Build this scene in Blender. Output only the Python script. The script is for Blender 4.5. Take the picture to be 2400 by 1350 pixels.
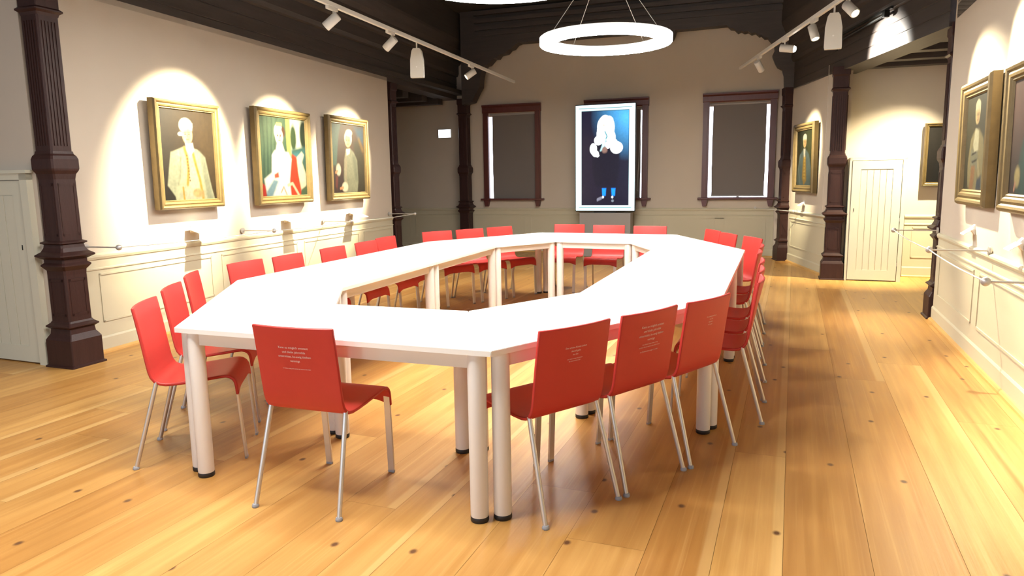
import bpy, bmesh, math, random
import numpy as np
from mathutils import Vector, Matrix
random.seed(7)
RNG = np.random.default_rng(11)
for o in list(bpy.data.objects): bpy.data.objects.remove(o)
C = bpy.context.scene.collection
sin, cos, pi, R = math.sin, math.cos, math.pi, math.radians
# ---------------------------------------------------------------- camera
F_PX, PITCH, ROLL, CAM_H = 1692.98, R(8.69), R(-0.86), 1.412
def camera():
    cd = bpy.data.cameras.new('camera'); co = bpy.data.objects.new('camera', cd); C.objects.link(co)
    F = Vector((0, cos(PITCH), -sin(PITCH))); X = Vector((1, 0, 0)); U = X.cross(F)
    c, s = cos(ROLL), sin(ROLL); X2 = c*X + s*U; U2 = -s*X + c*U
    m = Matrix((X2, U2, -F)).transposed().to_4x4(); m.translation = (0, 0, CAM_H)
    co.matrix_world = m; cd.sensor_width = 36; cd.lens = F_PX/2400*36; cd.clip_start = .02
    bpy.context.scene.camera = co
camera()
# ---------------------------------------------------------------- world, exposure
w = bpy.data.worlds.new('sky'); bpy.context.scene.world = w; w.use_nodes = True
w.node_tree.nodes['Background'].inputs[0].default_value = (.86, .86, 1, 1)
w.node_tree.nodes['Background'].inputs[1].default_value = 4.0
vs = bpy.context.scene.view_settings
bpy.context.scene.display_settings.display_device = 'sRGB'
vs.view_transform = 'Standard'; vs.look = 'None'; vs.gamma = 1; vs.use_curve_mapping = False
vs.exposure = 0.2
RING_POWER, SPOT_POWER, DAY_POWER = 100.0, 2900.0, 75.0
# ---------------------------------------------------------------- frames of the room
def hd(a): return Vector((sin(R(a)), cos(R(a)), 0))
AX = 20.5
def ST(s, t, z=0): return hd(AX+90)*s + hd(AX)*t + Vector((0, 0, z))   # s across the hall, t along it
WL = (Vector((-3.475, 5.93, 0)), 16.5)       # left portrait wall: origin, heading of its local x
WR = (Vector((4.02, 6.748, 0)), 200.9)       # right portrait wall
WA = (Vector((4.504, 11.765, 0)), 185.5)     # angled wall and beam at the right
WF = (Vector((4.42, 12.25, 0)), 110.5)       # end wall with the windows
WB = (Vector((5.276, 9.766, 0)), 110.5)      # back wall of the side room at the right
WD = (Vector((-3.723, 5.62, 0)), 112.0)      # wall left of the big column
def place(o, wf, x=0, y=0, z=0, extra=0):
    """local x runs right along the wall, local y goes into the wall"""
    u = hd(wf[1]); n = hd(wf[1]-90)
    o.location = wf[0] + u*x + n*y + Vector((0, 0, z)); o.rotation_euler = (0, 0, R(90-wf[1])+extra)
    return o
# ---------------------------------------------------------------- mesh builder
class MB:
    def __init__(s): s.v, s.f, s.m, s.sm = [], [], [], []
    def add(s, vs, fs, mi=0, smooth=False):
        b = len(s.v); s.v += [tuple(map(float, p)) for p in vs]
        for f in fs: s.f.append(tuple(i+b for i in f)); s.m.append(mi); s.sm.append(smooth)
        return s
    def box(s, a, b, mi=0):
        (x0, y0, z0), (x1, y1, z1) = [tuple(min(p, q) for p, q in zip(a, b)), tuple(max(p, q) for p, q in zip(a, b))]
        return s.add([(x0,y0,z0),(x1,y0,z0),(x1,y1,z0),(x0,y1,z0),(x0,y0,z1),(x1,y0,z1),(x1,y1,z1),(x0,y1,z1)],
            [(0,3,2,1),(4,5,6,7),(0,1,5,4),(1,2,6,5),(2,3,7,6),(3,0,4,7)], mi)
    def cbox(s, a, b, c=.005, mi=0):
        """box with chamfered edges"""
        bm = bmesh.new(); bmesh.ops.create_cube(bm, size=1)
        for v in bm.verts: v.co = Vector([(a[i]+b[i])/2 + v.co[i]*abs(b[i]-a[i]) for i in range(3)])
        bmesh.ops.bevel(bm, geom=bm.edges[:], offset=c, segments=2, affect='EDGES', profile=.5)
        return s.bm(bm, mi)
    def bm(s, bm, mi=0, smooth=False):
        bm.verts.index_update()
        s.add([v.co for v in bm.verts], [[v.index for v in f.verts] for f in bm.faces], mi, smooth); bm.free(); return s
    def prism(s, pts, z0, z1, mi=0, cap=True):
        n = len(pts)
        A = sum(pts[i][0]*pts[(i+1)%n][1]-pts[(i+1)%n][0]*pts[i][1] for i in range(n))
        if A < 0: pts = pts[::-1]
        vs = [(p[0], p[1], z0) for p in pts]+[(p[0], p[1], z1) for p in pts]
        fs = [(i, (i+1)%n, (i+1)%n+n, i+n) for i in range(n)]
        if cap: fs += [tuple(range(n-1, -1, -1)), tuple(range(n, 2*n))]
        return s.add(vs, fs, mi)
    def ext(s, pts, x0, x1, mi=0):
        """profile (y,z) swept along local x"""
        n = len(pts); A = sum(pts[i][0]*pts[(i+1)%n][1]-pts[(i+1)%n][0]*pts[i][1] for i in range(n))
        if A < 0: pts = pts[::-1]
        vs = [(x0, p[0], p[1]) for p in pts]+[(x1, p[0], p[1]) for p in pts]
        fs = [(i, (i+1)%n, (i+1)%n+n, i+n) for i in range(n)]+[tuple(range(n-1, -1, -1)), tuple(range(n, 2*n))]
        return s.add(vs, fs, mi)
    def exty(s, pts, y0, y1, mi=0):
        """outline (x,z) swept along local y, y0 nearest the room"""
        n = len(pts); A = sum(pts[i][0]*pts[(i+1)%n][1]-pts[(i+1)%n][0]*pts[i][1] for i in range(n))
        if A > 0: pts = pts[::-1]
        vs = [(p[0], y0, p[1]) for p in pts]+[(p[0], y1, p[1]) for p in pts]
        fs = [(i, (i+1)%n, (i+1)%n+n, i+n) for i in range(n)]+[tuple(range(n-1, -1, -1)), tuple(range(n, 2*n))]
        return s.add(vs, fs, mi)
    def tube(s, path, r, n=12, mi=0, cap=True, closed=False):
        P = [Vector(p) for p in path]; k = len(P); rr = r if isinstance(r, (list, tuple)) else [r]*k
        vs = []; up = None
        for i in range(k):
            if closed: d = (P[(i+1)%k]-P[i-1]).normalized()
            else: d = (P[min(i+1, k-1)]-P[max(i-1, 0)]).normalized()
            if up is None: up = Vector((0, 0, 1)) if abs(d.z) < .9 else Vector((1, 0, 0))
            a = d.cross(up).normalized(); b = a.cross(d).normalized(); up = b
            for j in range(n): t = 2*pi*j/n; vs.append(P[i]+(a*cos(t)+b*sin(t))*rr[i])
        fs = []
        for i in range(k if closed else k-1):
            for j in range(n):
                q = (i+1) % k; fs.append((i*n+j, i*n+(j+1)%n, q*n+(j+1)%n, q*n+j))
        s.add(vs, fs, mi, True)
        if cap and not closed: s.add(vs[:n], [tuple(range(n-1, -1, -1))], mi); s.add(vs[-n:], [tuple(range(n))], mi)
        return s
    def lathe(s, prof, n=24, mi=0, smooth=True, c=(0, 0, 0)):
        vs = []; k = len(prof)
        for r, z in prof:
            for j in range(n): t = 2*pi*j/n; vs.append((c[0]+r*cos(t), c[1]+r*sin(t), c[2]+z))
        fs = [(i*n+j, i*n+(j+1)%n, (i+1)*n+(j+1)%n, (i+1)*n+j) for i in range(k-1) for j in range(n)]
        s.add(vs, fs, mi, smooth)
        s.add(vs[:n], [tuple(range(n-1, -1, -1))], mi); s.add(vs[-n:], [tuple(range(n))], mi); return s
    def squares(s, prof, ch=.0, mi=0):
        """square section loft: list of (half width, z), corners cut by ch"""
        vs = []; k = len(prof)
        for h, z in prof:
            c = min(ch, h*.4)
            vs += [(h-c,-h,z),(h,-h+c,z),(h,h-c,z),(h-c,h,z),(-h+c,h,z),(-h,h-c,z),(-h,-h+c,z),(-h+c,-h,z)]
        fs = [(i*8+j, i*8+(j+1)%8, (i+1)*8+(j+1)%8, (i+1)*8+j) for i in range(k-1) for j in range(8)]
        fs += [tuple(range(7, -1, -1)), tuple(range((k-1)*8, k*8))]
        return s.add(vs, fs, mi)
    def xf(s, M):
        s.v = [tuple(M @ Vector(p)) for p in s.v]; return s
    def mesh(s, name, mats):
        me = bpy.data.meshes.new(name); me.from_pydata(s.v, [], s.f)
        for m in (mats if isinstance(mats, (list, tuple)) else [mats]): me.materials.append(m)
        me.polygons.foreach_set('material_index', s.m); me.polygons.foreach_set('use_smooth', s.sm); me.update(); return me
    def build(s, name, mats, parent=None):
        o = bpy.data.objects.new(name, s.mesh(name, mats)); C.objects.link(o)
        if parent: o.parent = parent
        return o
def empty(name, loc=(0, 0, 0), rz=0):
    o = bpy.data.objects.new(name, None); C.objects.link(o); o.location = loc; o.rotation_euler = (0, 0, rz); o.empty_display_size = .1; return o
def tag(o, label=None, cat=None, group=None, kind=None):
    for k, v in (('label', label), ('category', cat), ('group', group), ('kind', kind)):
        if v: o[k] = v
    return o
def struct(o): o['kind'] = 'structure'; return o
def copy_tree(o, parent=None):
    c = o.copy(); C.objects.link(c); c.parent = parent
    for ch in [x for x in bpy.data.objects if x.parent == o]: copy_tree(ch, c)
    return c
# ---------------------------------------------------------------- materials
def lin(c): return tuple(((x/255)/12.92 if x/255 <= .04045 else ((x/255+.055)/1.055)**2.4) for x in c)
def mat(name, col, rough=.5, metal=0, spec=.5, noise=0, nscale=8, bump=0, bscale=60, stretch=(1, 1, 1), coat=0):
    m = bpy.data.materials.new(name); m.use_nodes = True; nt = m.node_tree; b = nt.nodes['Principled BSDF']
    b.inputs['Base Color'].default_value = (*col, 1); b.inputs['Roughness'].default_value = rough
    b.inputs['Metallic'].default_value = metal; b.inputs['Specular IOR Level'].default_value = spec; b.inputs['Coat Weight'].default_value = coat
    tc = nt.nodes.new('ShaderNodeTexCoord'); mp = nt.nodes.new('ShaderNodeMapping'); mp.inputs['Scale'].default_value = stretch
    nt.links.new(tc.outputs['Object'], mp.inputs['Vector'])
    if noise:
        n = nt.nodes.new('ShaderNodeTexNoise'); n.inputs['Scale'].default_value = nscale; n.inputs['Detail'].default_value = 5
        nt.links.new(mp.outputs[0], n.inputs['Vector'])
        r = nt.nodes.new('ShaderNodeMix'); r.data_type = 'RGBA'
        r.inputs['A'].default_value = (*[c*(1-noise) for c in col], 1); r.inputs['B'].default_value = (*[min(1, c*(1+noise)) for c in col], 1)
        nt.links.new(n.outputs['Fac'], r.inputs['Factor']); nt.links.new(r.outputs['Result'], b.inputs['Base Color'])
    if bump:
        n2 = nt.nodes.new('ShaderNodeTexNoise'); n2.inputs['Scale'].default_value = bscale; n2.inputs['Detail'].default_value = 3
        nt.links.new(mp.outputs[0], n2.inputs['Vector'])
        bp = nt.nodes.new('ShaderNodeBump'); bp.inputs['Strength'].default_value = bump; bp.inputs['Distance'].default_value = .01
        nt.links.new(n2.outputs['Fac'], bp.inputs['Height']); nt.links.new(bp.outputs[0], b.inputs['Normal'])
    return m
def emit(name, col, s):
    m = bpy.data.materials.new(name); m.use_nodes = True; nt = m.node_tree; nt.nodes.clear()
    e = nt.nodes.new('ShaderNodeEmission'); e.inputs[0].default_value = (*col, 1); e.inputs[1].default_value = s
    o = nt.nodes.new('ShaderNodeOutputMaterial'); nt.links.new(e.outputs[0], o.inputs[0]); return m
M = dict(
 wall=mat('cream_wall_paint', (.51, .445, .365), .85, noise=.03, nscale=3, bump=.05, bscale=90, spec=.2),
 dado=mat('cream_panel_paint', (.50, .455, .33), .55, noise=.02, nscale=3, spec=.35),
 door=mat('cream_door_paint', (.58, .56, .45), .45, noise=.02, nscale=4, spec=.4),
 strip=mat('pine_floor_strip', (.56, .32, .10), .4, noise=.15, nscale=6),
 col=mat('dark_red_brown_timber', (.036, .0145, .012), .45, spec=.3, noise=.35, nscale=5, stretch=(6, 6, .6), bump=.12, bscale=40),
 beam=mat('black_brown_timber', (.046, .036, .031), .55, noise=.4, nscale=4, stretch=(.5, 6, 6), bump=.15, bscale=30),
 ceil=mat('dark_ceiling_boards', (.04, .033, .027), .6, noise=.3, nscale=4, stretch=(.5, 6, 6)),
 frame=mat('red_brown_window_timber', (.090, .022, .018), .4, noise=.3, nscale=6, stretch=(6, 6, .6)),
 blind=mat('grey_blind_fabric', (.165, .145, .132), .9, noise=.05, nscale=120),
 gold=mat('gilded_moulding', (.135, .094, .036), .42, metal=.35, noise=.25, nscale=14, bump=.12, bscale=50),
 red=mat('red_shell_plastic', (.52, .040, .033), .45, noise=.03, nscale=30, spec=.4),
 metal=mat('satin_aluminium', (.62, .60, .58), .35, metal=.75),
 glide=mat('grey_glide', (.32, .33, .36), .5),
 letter=mat('white_print', (.75, .62, .62), .7),
 white=mat('white_table_laminate', (.86, .85, .82), .30, spec=.35),
 apron=mat('white_frame_lacquer', (.74, .70, .66), .4),
 foot=mat('black_foot', (.015, .012, .012), .5),
 lamp=mat('pale_grey_lamp_housing', (.62, .60, .55), .45),
 steel=mat('grey_rod_steel', (.48, .46, .44), .35, metal=.4),
 cord=mat('pale_cord', (.62, .60, .55), .8),
 grey=mat('grey_pedestal', (.30, .28, .265), .6, noise=.03),
 bezel=mat('dark_screen_bezel', (.02, .022, .03), .3),
 black=mat('black_iron', (.012, .013, .012), .4, metal=.3),
 plate=mat('white_label_card', (.88, .87, .84), .5),
 wplast=mat('white_plastic', (.8, .79, .76), .5),
 glass=mat('dark_glass', (.02, .02, .03), .1),
)
M['ring'] = emit('glowing_ring_diffuser', (1, .965, .90), RING_POWER)
M['ringside'] = emit('glowing_ring_side', (1, .965, .90), 6)
M['lens'] = emit('glowing_lens', (1, .97, .9), 30)
M['lensdim'] = emit('glowing_lens_warm', (1, .86, .6), 6)
M['exit'] = emit('lit_sign_face', (.85, .93, 1), 4)
def attr_mat(name, rough=.5, emis=0, spec=.3):
    m = bpy.data.materials.new(name); m.use_nodes = True; nt = m.node_tree; b = nt.nodes['Principled BSDF']
    a = nt.nodes.new('ShaderNodeVertexColor'); a.layer_name = 'Col'
    nt.links.new(a.outputs['Color'], b.inputs['Base Color']); b.inputs['Roughness'].default_value = rough; b.inputs['Specular IOR Level'].default_value = spec
    if emis:
        b.inputs['Base Color'].default_value = (0, 0, 0, 1)
        nt.links.remove(b.inputs['Base Color'].links[0]); nt.links.new(a.outputs['Color'], b.inputs['Emission Color']); b.inputs['Emission Strength'].default_value = emis
    return m
M['oil'] = attr_mat('oil_paint', .42); M['screen'] = attr_mat('screen_image', .2, 2.2)
# ---------------------------------------------------------------- floor: wide pine planks
def floor_mat():
    m = bpy.data.materials.new('pine_plank_floor'); m.use_nodes = True; nt = m.node_tree; b = nt.nodes['Principled BSDF']; N, L = nt.nodes.new, nt.links.new
    a = N('ShaderNodeVertexColor'); a.layer_name = 'Col'; sep = N('ShaderNodeSeparateColor'); L(a.outputs['Color'], sep.inputs[0])
    tc = N('ShaderNodeTexCoord')
    off = N('ShaderNodeCombineXYZ'); mul = N('ShaderNodeMath'); mul.operation = 'MULTIPLY'; mul.inputs[1].default_value = 37
    L(sep.outputs[1], mul.inputs[0]); L(mul.outputs[0], off.inputs[0]); L(mul.outputs[0], off.inputs[2])
    add = N('ShaderNodeVectorMath'); L(tc.outputs['Object'], add.inputs[0]); L(off.outputs[0], add.inputs[1])
    def noise(scale, det, sx, sy):
        mp = N('ShaderNodeMapping'); mp.inputs['Scale'].default_value = (sx, sy, 1); L(add.outputs[0], mp.inputs[0])
        n = N('ShaderNodeTexNoise'); n.inputs['Scale'].default_value = scale; n.inputs['Detail'].default_value = det; L(mp.outputs[0], n.inputs[0]); return n.outputs['Fac']
    def mixc(fac, A, B, bt='MIX'):
        x = N('ShaderNodeMix'); x.data_type = 'RGBA'; x.blend_type = bt
        for k, v in (('Factor', fac), ('A', A), ('B', B)):
            if isinstance(v, (tuple, float, int)): x.inputs[k].default_value = v
            else: L(v, x.inputs[k])
        return x.outputs['Result']
    base = mixc(sep.outputs[0], (.43, .20, .046, 1), (.64, .37, .115, 1))
    g = noise(2.2, 6, 9, .5)
    rp = N('ShaderNodeValToRGB'); rp.color_ramp.elements[0].position = .35; rp.color_ramp.elements[1].position = .68; L(g, rp.inputs[0])
    dark = mixc(1.0, base, (.80, .72, .62, 1), 'MULTIPLY'); c1 = mixc(rp.outputs[0], dark, base)
    g2 = noise(5, 4, 16, .16); r2 = N('ShaderNodeValToRGB'); r2.color_ramp.elements[0].position = .56; r2.color_ramp.elements[1].position = .72; L(g2, r2.inputs[0])
    c2 = mixc(r2.outputs[0], c1, mixc(.16, c1, (.80, .52, .20, 1)))
    # pale sapwood along one edge of some planks
    e1 = N('ShaderNodeMapRange'); e1.interpolation_type = 'SMOOTHSTEP'; e1.inputs['From Min'].default_value = .80; e1.inputs['From Max'].default_value = .86; L(sep.outputs[2], e1.inputs[0])
    e2 = N('ShaderNodeMath'); e2.operation = 'GREATER_THAN'; e2.inputs[1].default_value = .62; L(a.outputs['Alpha'], e2.inputs[0])
    e3 = N('ShaderNodeMath'); e3.operation = 'MULTIPLY'; L(e1.outputs[0], e3.inputs[0]); L(e2.outputs[0], e3.inputs[1])
    e4 = N('ShaderNodeMath'); e4.operation = 'MULTIPLY'; e4.inputs[1].default_value = .38; L(e3.outputs[0], e4.inputs[0])
    c2 = mixc(e4.outputs[0], c2, (.74, .50, .20, 1))
    # knots
    vo = N('ShaderNodeTexVoronoi'); vo.voronoi_dimensions = '2D'; vo.inputs['Scale'].default_value = 1.0; mp = N('ShaderNodeMapping'); mp.inputs['Scale'].default_value = (2.6, 2.0, 1); L(add.outputs[0], mp.inputs[0]); L(mp.outputs[0], vo.inputs['Vector'])
    r3 = N('ShaderNodeValToRGB'); e = r3.color_ramp.elements; e[0].position = .02; e[0].color = (1, 1, 1, 1); e[1].position = .050; e[1].color = (0, 0, 0, 1); L(vo.outputs['Distance'], r3.inputs[0])
    sc = N('ShaderNodeSeparateColor'); L(vo.outputs['Color'], sc.inputs[0]); gt = N('ShaderNodeMath'); gt.operation = 'GREATER_THAN'; gt.inputs[1].default_value = .5; L(sc.outputs[0], gt.inputs[0])
    mm = N('ShaderNodeMath'); mm.operation = 'MULTIPLY'; L(r3.outputs[0], mm.inputs[0]); L(gt.outputs[0], mm.inputs[1])
    c3 = mixc(mm.outputs[0], c2, (.13, .055, .02, 1))
    L(c3, b.inputs['Base Color']); b.inputs['Roughness'].default_value = .40; b.inputs['Specular IOR Level'].default_value = .42
    rr = N('ShaderNodeMapRange'); rr.inputs['To Min'].default_value = .33; rr.inputs['To Max'].default_value = .5; L(g, rr.inputs[0]); L(rr.outputs[0], b.inputs['Roughness'])
    bp = N('ShaderNodeBump'); bp.inputs['Strength'].default_value = .08; bp.inputs['Distance'].default_value = .01; L(g2, bp.inputs['Height']); L(bp.outputs[0], b.inputs['Normal'])
    return m
def build_floor():
    mb = MB(); cols = []
    joints = [-2.97, -2.66, -2.36, -2.09, -1.80, -1.55, -1.37, -1.08, -.78, -.47, -.224, .02, .325, .64, .93, 1.22, 1.50, 1.80]
    while joints[0] > -11: joints.insert(0, joints[0]-random.choice((.25, .28, .31)))
    while joints[-1] < 8: joints.append(joints[-1]+random.choice((.25, .28, .31)))
    tone = {-2.66: .30, -2.36: .95, -2.09: .62, -1.80: .58, -1.55: .66, -1.37: .70, -1.08: .55, -.78: .66, -.47: .12, -.224: .85, .02: .28, .325: .42, .64: .85, .93: .70, 1.22: .8}
    ends = {-.224: 3.72, -2.36: 3.3, .02: 6.2}
    for a, b in zip(joints, joints[1:]):
        t = -5.0 - random.random()*3; first = True
        ts = [t]
        while ts[-1] < 19: ts.append(ts[-1]+random.uniform(3.2, 5.2))
        if a in ends:
            ts = [-6, ends[a]]
            while ts[-1] < 19: ts.append(ts[-1]+random.uniform(3.2, 5.2))
        for t0, t1 in zip(ts, ts[1:]):
            v = tone.get(a, None)
            if v is None or (t0 > 1.5 and random.random() < .75): v = random.uniform(.15, .8)
            g = .0007
            mb.add([(a+g, t0+g, 0), (b-g, t0+g, 0), (b-g, t1-g, 0), (a+g, t1-g, 0)], [(0, 1, 2, 3)])
            q = random.random(); e = random.random() if a not in (-.224, -.47) else 1.0; cols += [(v, q, 0, e), (v, q, 1, e), (v, q, 1, e), (v, q, 0, e)]
    mb.add([(-12, -9, -.02), (9, -9, -.02), (9, 20, -.02), (-12, 20, -.02)], [(0, 1, 2, 3)], 1); cols += [(0, 0, 0, 1)]*4
    o = mb.build('floor', [floor_mat(), mat('dark_gap', (.22, .11, .035), .8)]); o.rotation_euler = (0, 0, R(-21.2))
    ca = o.data.color_attributes.new('Col', 'FLOAT_COLOR', 'POINT'); ca.data.foreach_set('color', np.array(cols, dtype=np.float32).ravel())
    struct(o)
build_floor()
# ---------------------------------------------------------------- walls
def wall_box(name, wf, x0, x1, z0=0, z1=4.4, th=.16, holes=()):
    mb = MB()
    xs = sorted([x0, x1]+[h[0] for h in holes]+[h[1] for h in holes])
    for a, b in zip(xs, xs[1:]):
        hh = [h for h in holes if h[0] <= a+1e-6 and h[1] >= b-1e-6]
        if hh: mb.box((a, 0, z0), (b, th, hh[0][2])); mb.box((a, 0, hh[0][3]), (b, th, z1))
        else: mb.box((a, 0, z0), (b, th, z1))
    return struct(place(mb.build(name, M['wall']), wf))
TR = [0]
def dado(wf, x0, x1, panels, name):
    """painted panelling: rail, second line, beaded panels, plinth"""
    TR[0] += 1; mb = MB()
    mb.box((x0, -.012, .0), (x1, 0, .72)); mb.ext([(0, .79), (-.016, .79), (-.024, .81), (-.024, .825), (-.014, .835), (0, .84)], x0, x1)
    mb.ext([(-.010, .70), (-.020, .705), (-.020, .715), (-.008, .722), (0, .722)], x0, x1); mb.box((x0, -.008, .72), (x1, 0, .795))
    mb.ext([(-.01, 0), (-.024, 0), (-.024, .125), (-.016, .14), (-.01, .14)], x0, x1)
    for a, b in panels:
        for (p, q) in (((a, .26), (b, .275)), ((a, .655), (b, .67)), ((a, .26), (a+.015, .67)), ((b-.015, .26), (b, .67))):
            mb.box((p[0], -.019, p[1]), (q[0], -.011, q[1]))
    struct(place(mb.build('trim_%d' % TR[0], M['dado']), wf))
    s = MB().ext([(-.02, 0), (-.05, 0), (-.048, .014), (-.036, .026), (-.022, .03)], x0, x1)
    struct(place(s.build('baseboard_'+name, M['strip']), wf))
wall_box('wall_left', WL, -.22, 5.68, 0, 2.95)
dado(WL, -.15, 5.67, [(.06, 1.45), (1.60, 3.0), (3.15, 4.55), (4.7, 5.6)], 'left')
wall_box('wall_right', WR, -.06, 12.0, 0, 4.4)
dado(WR, -.055, 12.0, [(.12+1.5*i, 1.45+1.5*i) for i in range(6)], 'right')
wall_box('wall_right_angled', WA, -.8, 2.1, 0, 2.74)
dado(WA, .1, 2.0, [(.2, 1.85)], 'right_angled')
WINS = [(-5.255, -4.09), (-3.265, -2.10), (-1.185, .02)]
wall_box('wall_far', WF, -12, .35, 0, 4.4, .3, [(a+.01, b-.01, 1.0, 2.62) for a, b in WINS])
dado(WF, -9.5, .02, [(-9.2+1.22*i, -8.1+1.22*i) for i in range(7)]+[(-.95, -.1)], 'far')
wall_box('wall_alcove', WB, -1.0, 4.2, 0, 2.85)
dado(WB, .03, 4.1, [(.125, 1.3), (1.45, 2.9)], 'alcove')
wall_box('wall_left_return', WD, -6.4, .12, 0, 4.4)
# unseen sides that close the hall
def closing(name, p, q, z1=4.4):
    d = q-p; h = math.degrees(math.atan2(d.x, d.y)); return wall_box(name, (p, h), 0, d.length, 0, z1)
closing('wall_back', ST(1.6, -3.2), ST(-11.5, -3.2))
closing('wall_left_outer', ST(-11.3, -3.3), ST(-11.3, 16.5))
closing('wall_alcove_front', ST(6, 8.05), ST(1.45, 8.05), 2.9)
closing('wall_alcove_side', ST(5.6, 11.4), ST(5.6, 7.8), 2.9)
def slab(name, pts, z0, z1, m=None):
    return struct(MB().prism([(p.x, p.y) for p in pts], z0, z1).build(name, m or M['ceil']))
slab('ceiling', [ST(-12, -4), ST(6.5, -4), ST(6.5, 17), ST(-12, 17)], 4.4, 4.5)
slab('ceiling_left_aisle', [WL[0]+hd(16.5)*0-hd(106.5)*.2, WF[0]+hd(110.5)*-5.6, WF[0]+hd(110.5)*-9, ST(-9.4, 4.1)], 2.98, 3.05)
slab('ceiling_alcove', [WA[0]+hd(185.5)*1.2+hd(95.5)*.25, WA[0]+hd(185.5)*5.0+hd(95.5)*.25, ST(6, 7.8), ST(6, 11.6)], 2.93, 3.0)
# ---------------------------------------------------------------- columns
CPROF = [(.152, 0), (.152, .012), (.138, .02), (.138, .215), (.128, .235), (.112, .262), (.108, .30), (.132, .318), (.132, .326), (.108, .345), (.100, .36), (.098, .72),
  (.100, .755), (.126, .79), (.126, .80), (.108, .815), (.108, .84), (.150, .866), (.150, .876), (.118, .90), (.104, .93), (.100, .955), (.118, .965), (.118, .973), (.094, .985),
  (.092, 1.45), (.098, 1.49), (.112, 1.515), (.116, 1.53), (.116, 1.60), (.108, 1.625), (.096, 1.64), (.093, 1.66)]
def column(loc, top, label, rz=-AX, brackets=()):
    r = tag(empty('timber_column', loc, R(rz)), label, 'column', 'carved timber columns along the hall')
    k = 11
    MB().squares(CPROF[:k], .006).build('base', M['col'], r)
    sh = MB().squares(CPROF[k-1:], .012)
    for sgn in (-1, 1):                      # sunk panel frames on the lower shaft and fluting above
        for ax in (0, 1):
            for i in range(5):
                x = -.052+.026*i
                a, b = (x-.0065, sgn*.0935, 1.70), (x+.0065, sgn*.0875, top-.36)
                if ax: a, b = (a[1], a[0], a[2]), (b[1], b[0], b[2])
                sh.box(a, b)
            for (x0, x1, z0, z1, h) in ((-.07, -.055, 1.02, 1.42, .0955), (.055, .07, 1.02, 1.42, .0955), (-.07, .07, 1.40, 1.42, .0955), (-.07, .07, 1.02, 1.04, .0955), (-.07, -.055, .40, .69, .102), (.055, .07, .40, .69, .102), (-.07, .07, .67, .69, .102), (-.07, .07, .40, .42, .102)):
                a, b = (x0, sgn*h, z0), (x1, sgn*.09, z1)
                if ax: a, b = (a[1], a[0], a[2]), (b[1], b[0], b[2])
                sh.box(a, b)
    sh.squares([(.0875, 1.65), (.0875, top-.30)], .012)
    sh.build('shaft', M['col'], r)
    MB().squares([(.088, top-.32), (.093, top-.30), (.112, top-.285), (.112, top-.275), (.094, top-.26), (.094, top-.12), (.104, top-.10), (.104, top)], .006).build('capital', M['col'], r)
    return r
column((-3.47, 5.60, 0), 2.96, 'dark red-brown carved timber column by the left white plank door, largest in the photo')
column((-1.885, 11.60, 0), 2.89, 'dark timber column at the far end of the left portrait wall', -19)
column((-.86, 14.02, 0), 2.89, 'dark timber column between the lit white sign and the left window')
column((4.49, 11.87, 0), 2.76, 'dark timber column between right window and narrow angled portrait wall', -5.5)
column((4.31, 9.66, 0), 2.76, 'thick dark timber column just left of the cream plank door in the side room', -AX)
column((4.19, 6.935, 0), 2.76, 'black timber column at the end of the right portrait wall', -AX)
# ---------------------------------------------------------------- timber beams
def fascia(z0, back, top=4.4, grooves=True):
    """stepped, moulded profile (y, z) rising from z0, leaning into the room as it rises"""
    p = [(back, z0), (0, z0)]
    z = z0
    for i in range(3): p += [(0, z+.125), (.008, z+.130), (.008, z+.136), (0, z+.141)]; z += .141
    p += [(-.03, z+.01), (-.045, z+.05), (-.05, z+.06), (-.05, z+.20), (-.09, z+.22), (-.10, z+.25), (-.10, z+.40), (-.15, z+.46), (-.20, z+.58), (-.21, z+.62), (-.21, top), (back, top)]
    return p
def beam(wf, x0, x1, z0, back, label, y=0):
    o = MB().ext(fascia(z0, back), x0, x1).build('timber_beam', M['beam'])
    place(o, wf, 0, y); return tag(o, label, 'beam')
beam(WL, -.25, 9.0, 2.90, .3, 'long black-brown moulded beam above the left portrait wall')
beam(WA, -.65, 4.9, 2.72, .32, 'black-brown boarded beam with a bright light patch over the side room opening')
beam(WR, .0, 11.5, 2.76, .02, 'black-brown beam along the top of the right portrait wall')
JL = 'dark ceiling joist in the left aisle beyond the column, %s'
def joists(wf, x0s, x1, ys, z0, z1, wd, names, label):
    for i, y in enumerate(ys):
        x0 = x0s[i]
        o = MB().box((x0, y-wd/2, z0), (x1, y+wd/2, z1)).build('ceiling_joist', M['beam']); place(o, wf)
        tag(o, label % names[i], 'joist', 'ceiling joists')
joists(WF, [-8.8]*3, -5.98, [-.35, -1.0, -1.7], 2.80, 2.985, .2, ['nearest the end wall', 'second from the end wall', 'third from the end wall'], 'dark ceiling joist in the left aisle, %s')
joists(WB, [-.6, -.45, -.26, -.09], 3.9, [-.15, -.75, -1.4, -2.05], 2.76, 2.935, .18, ['against its back wall', 'second from its back wall', 'third from its back wall', 'nearest the hall'], 'dark ceiling joist over the right side room, %s')
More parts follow.
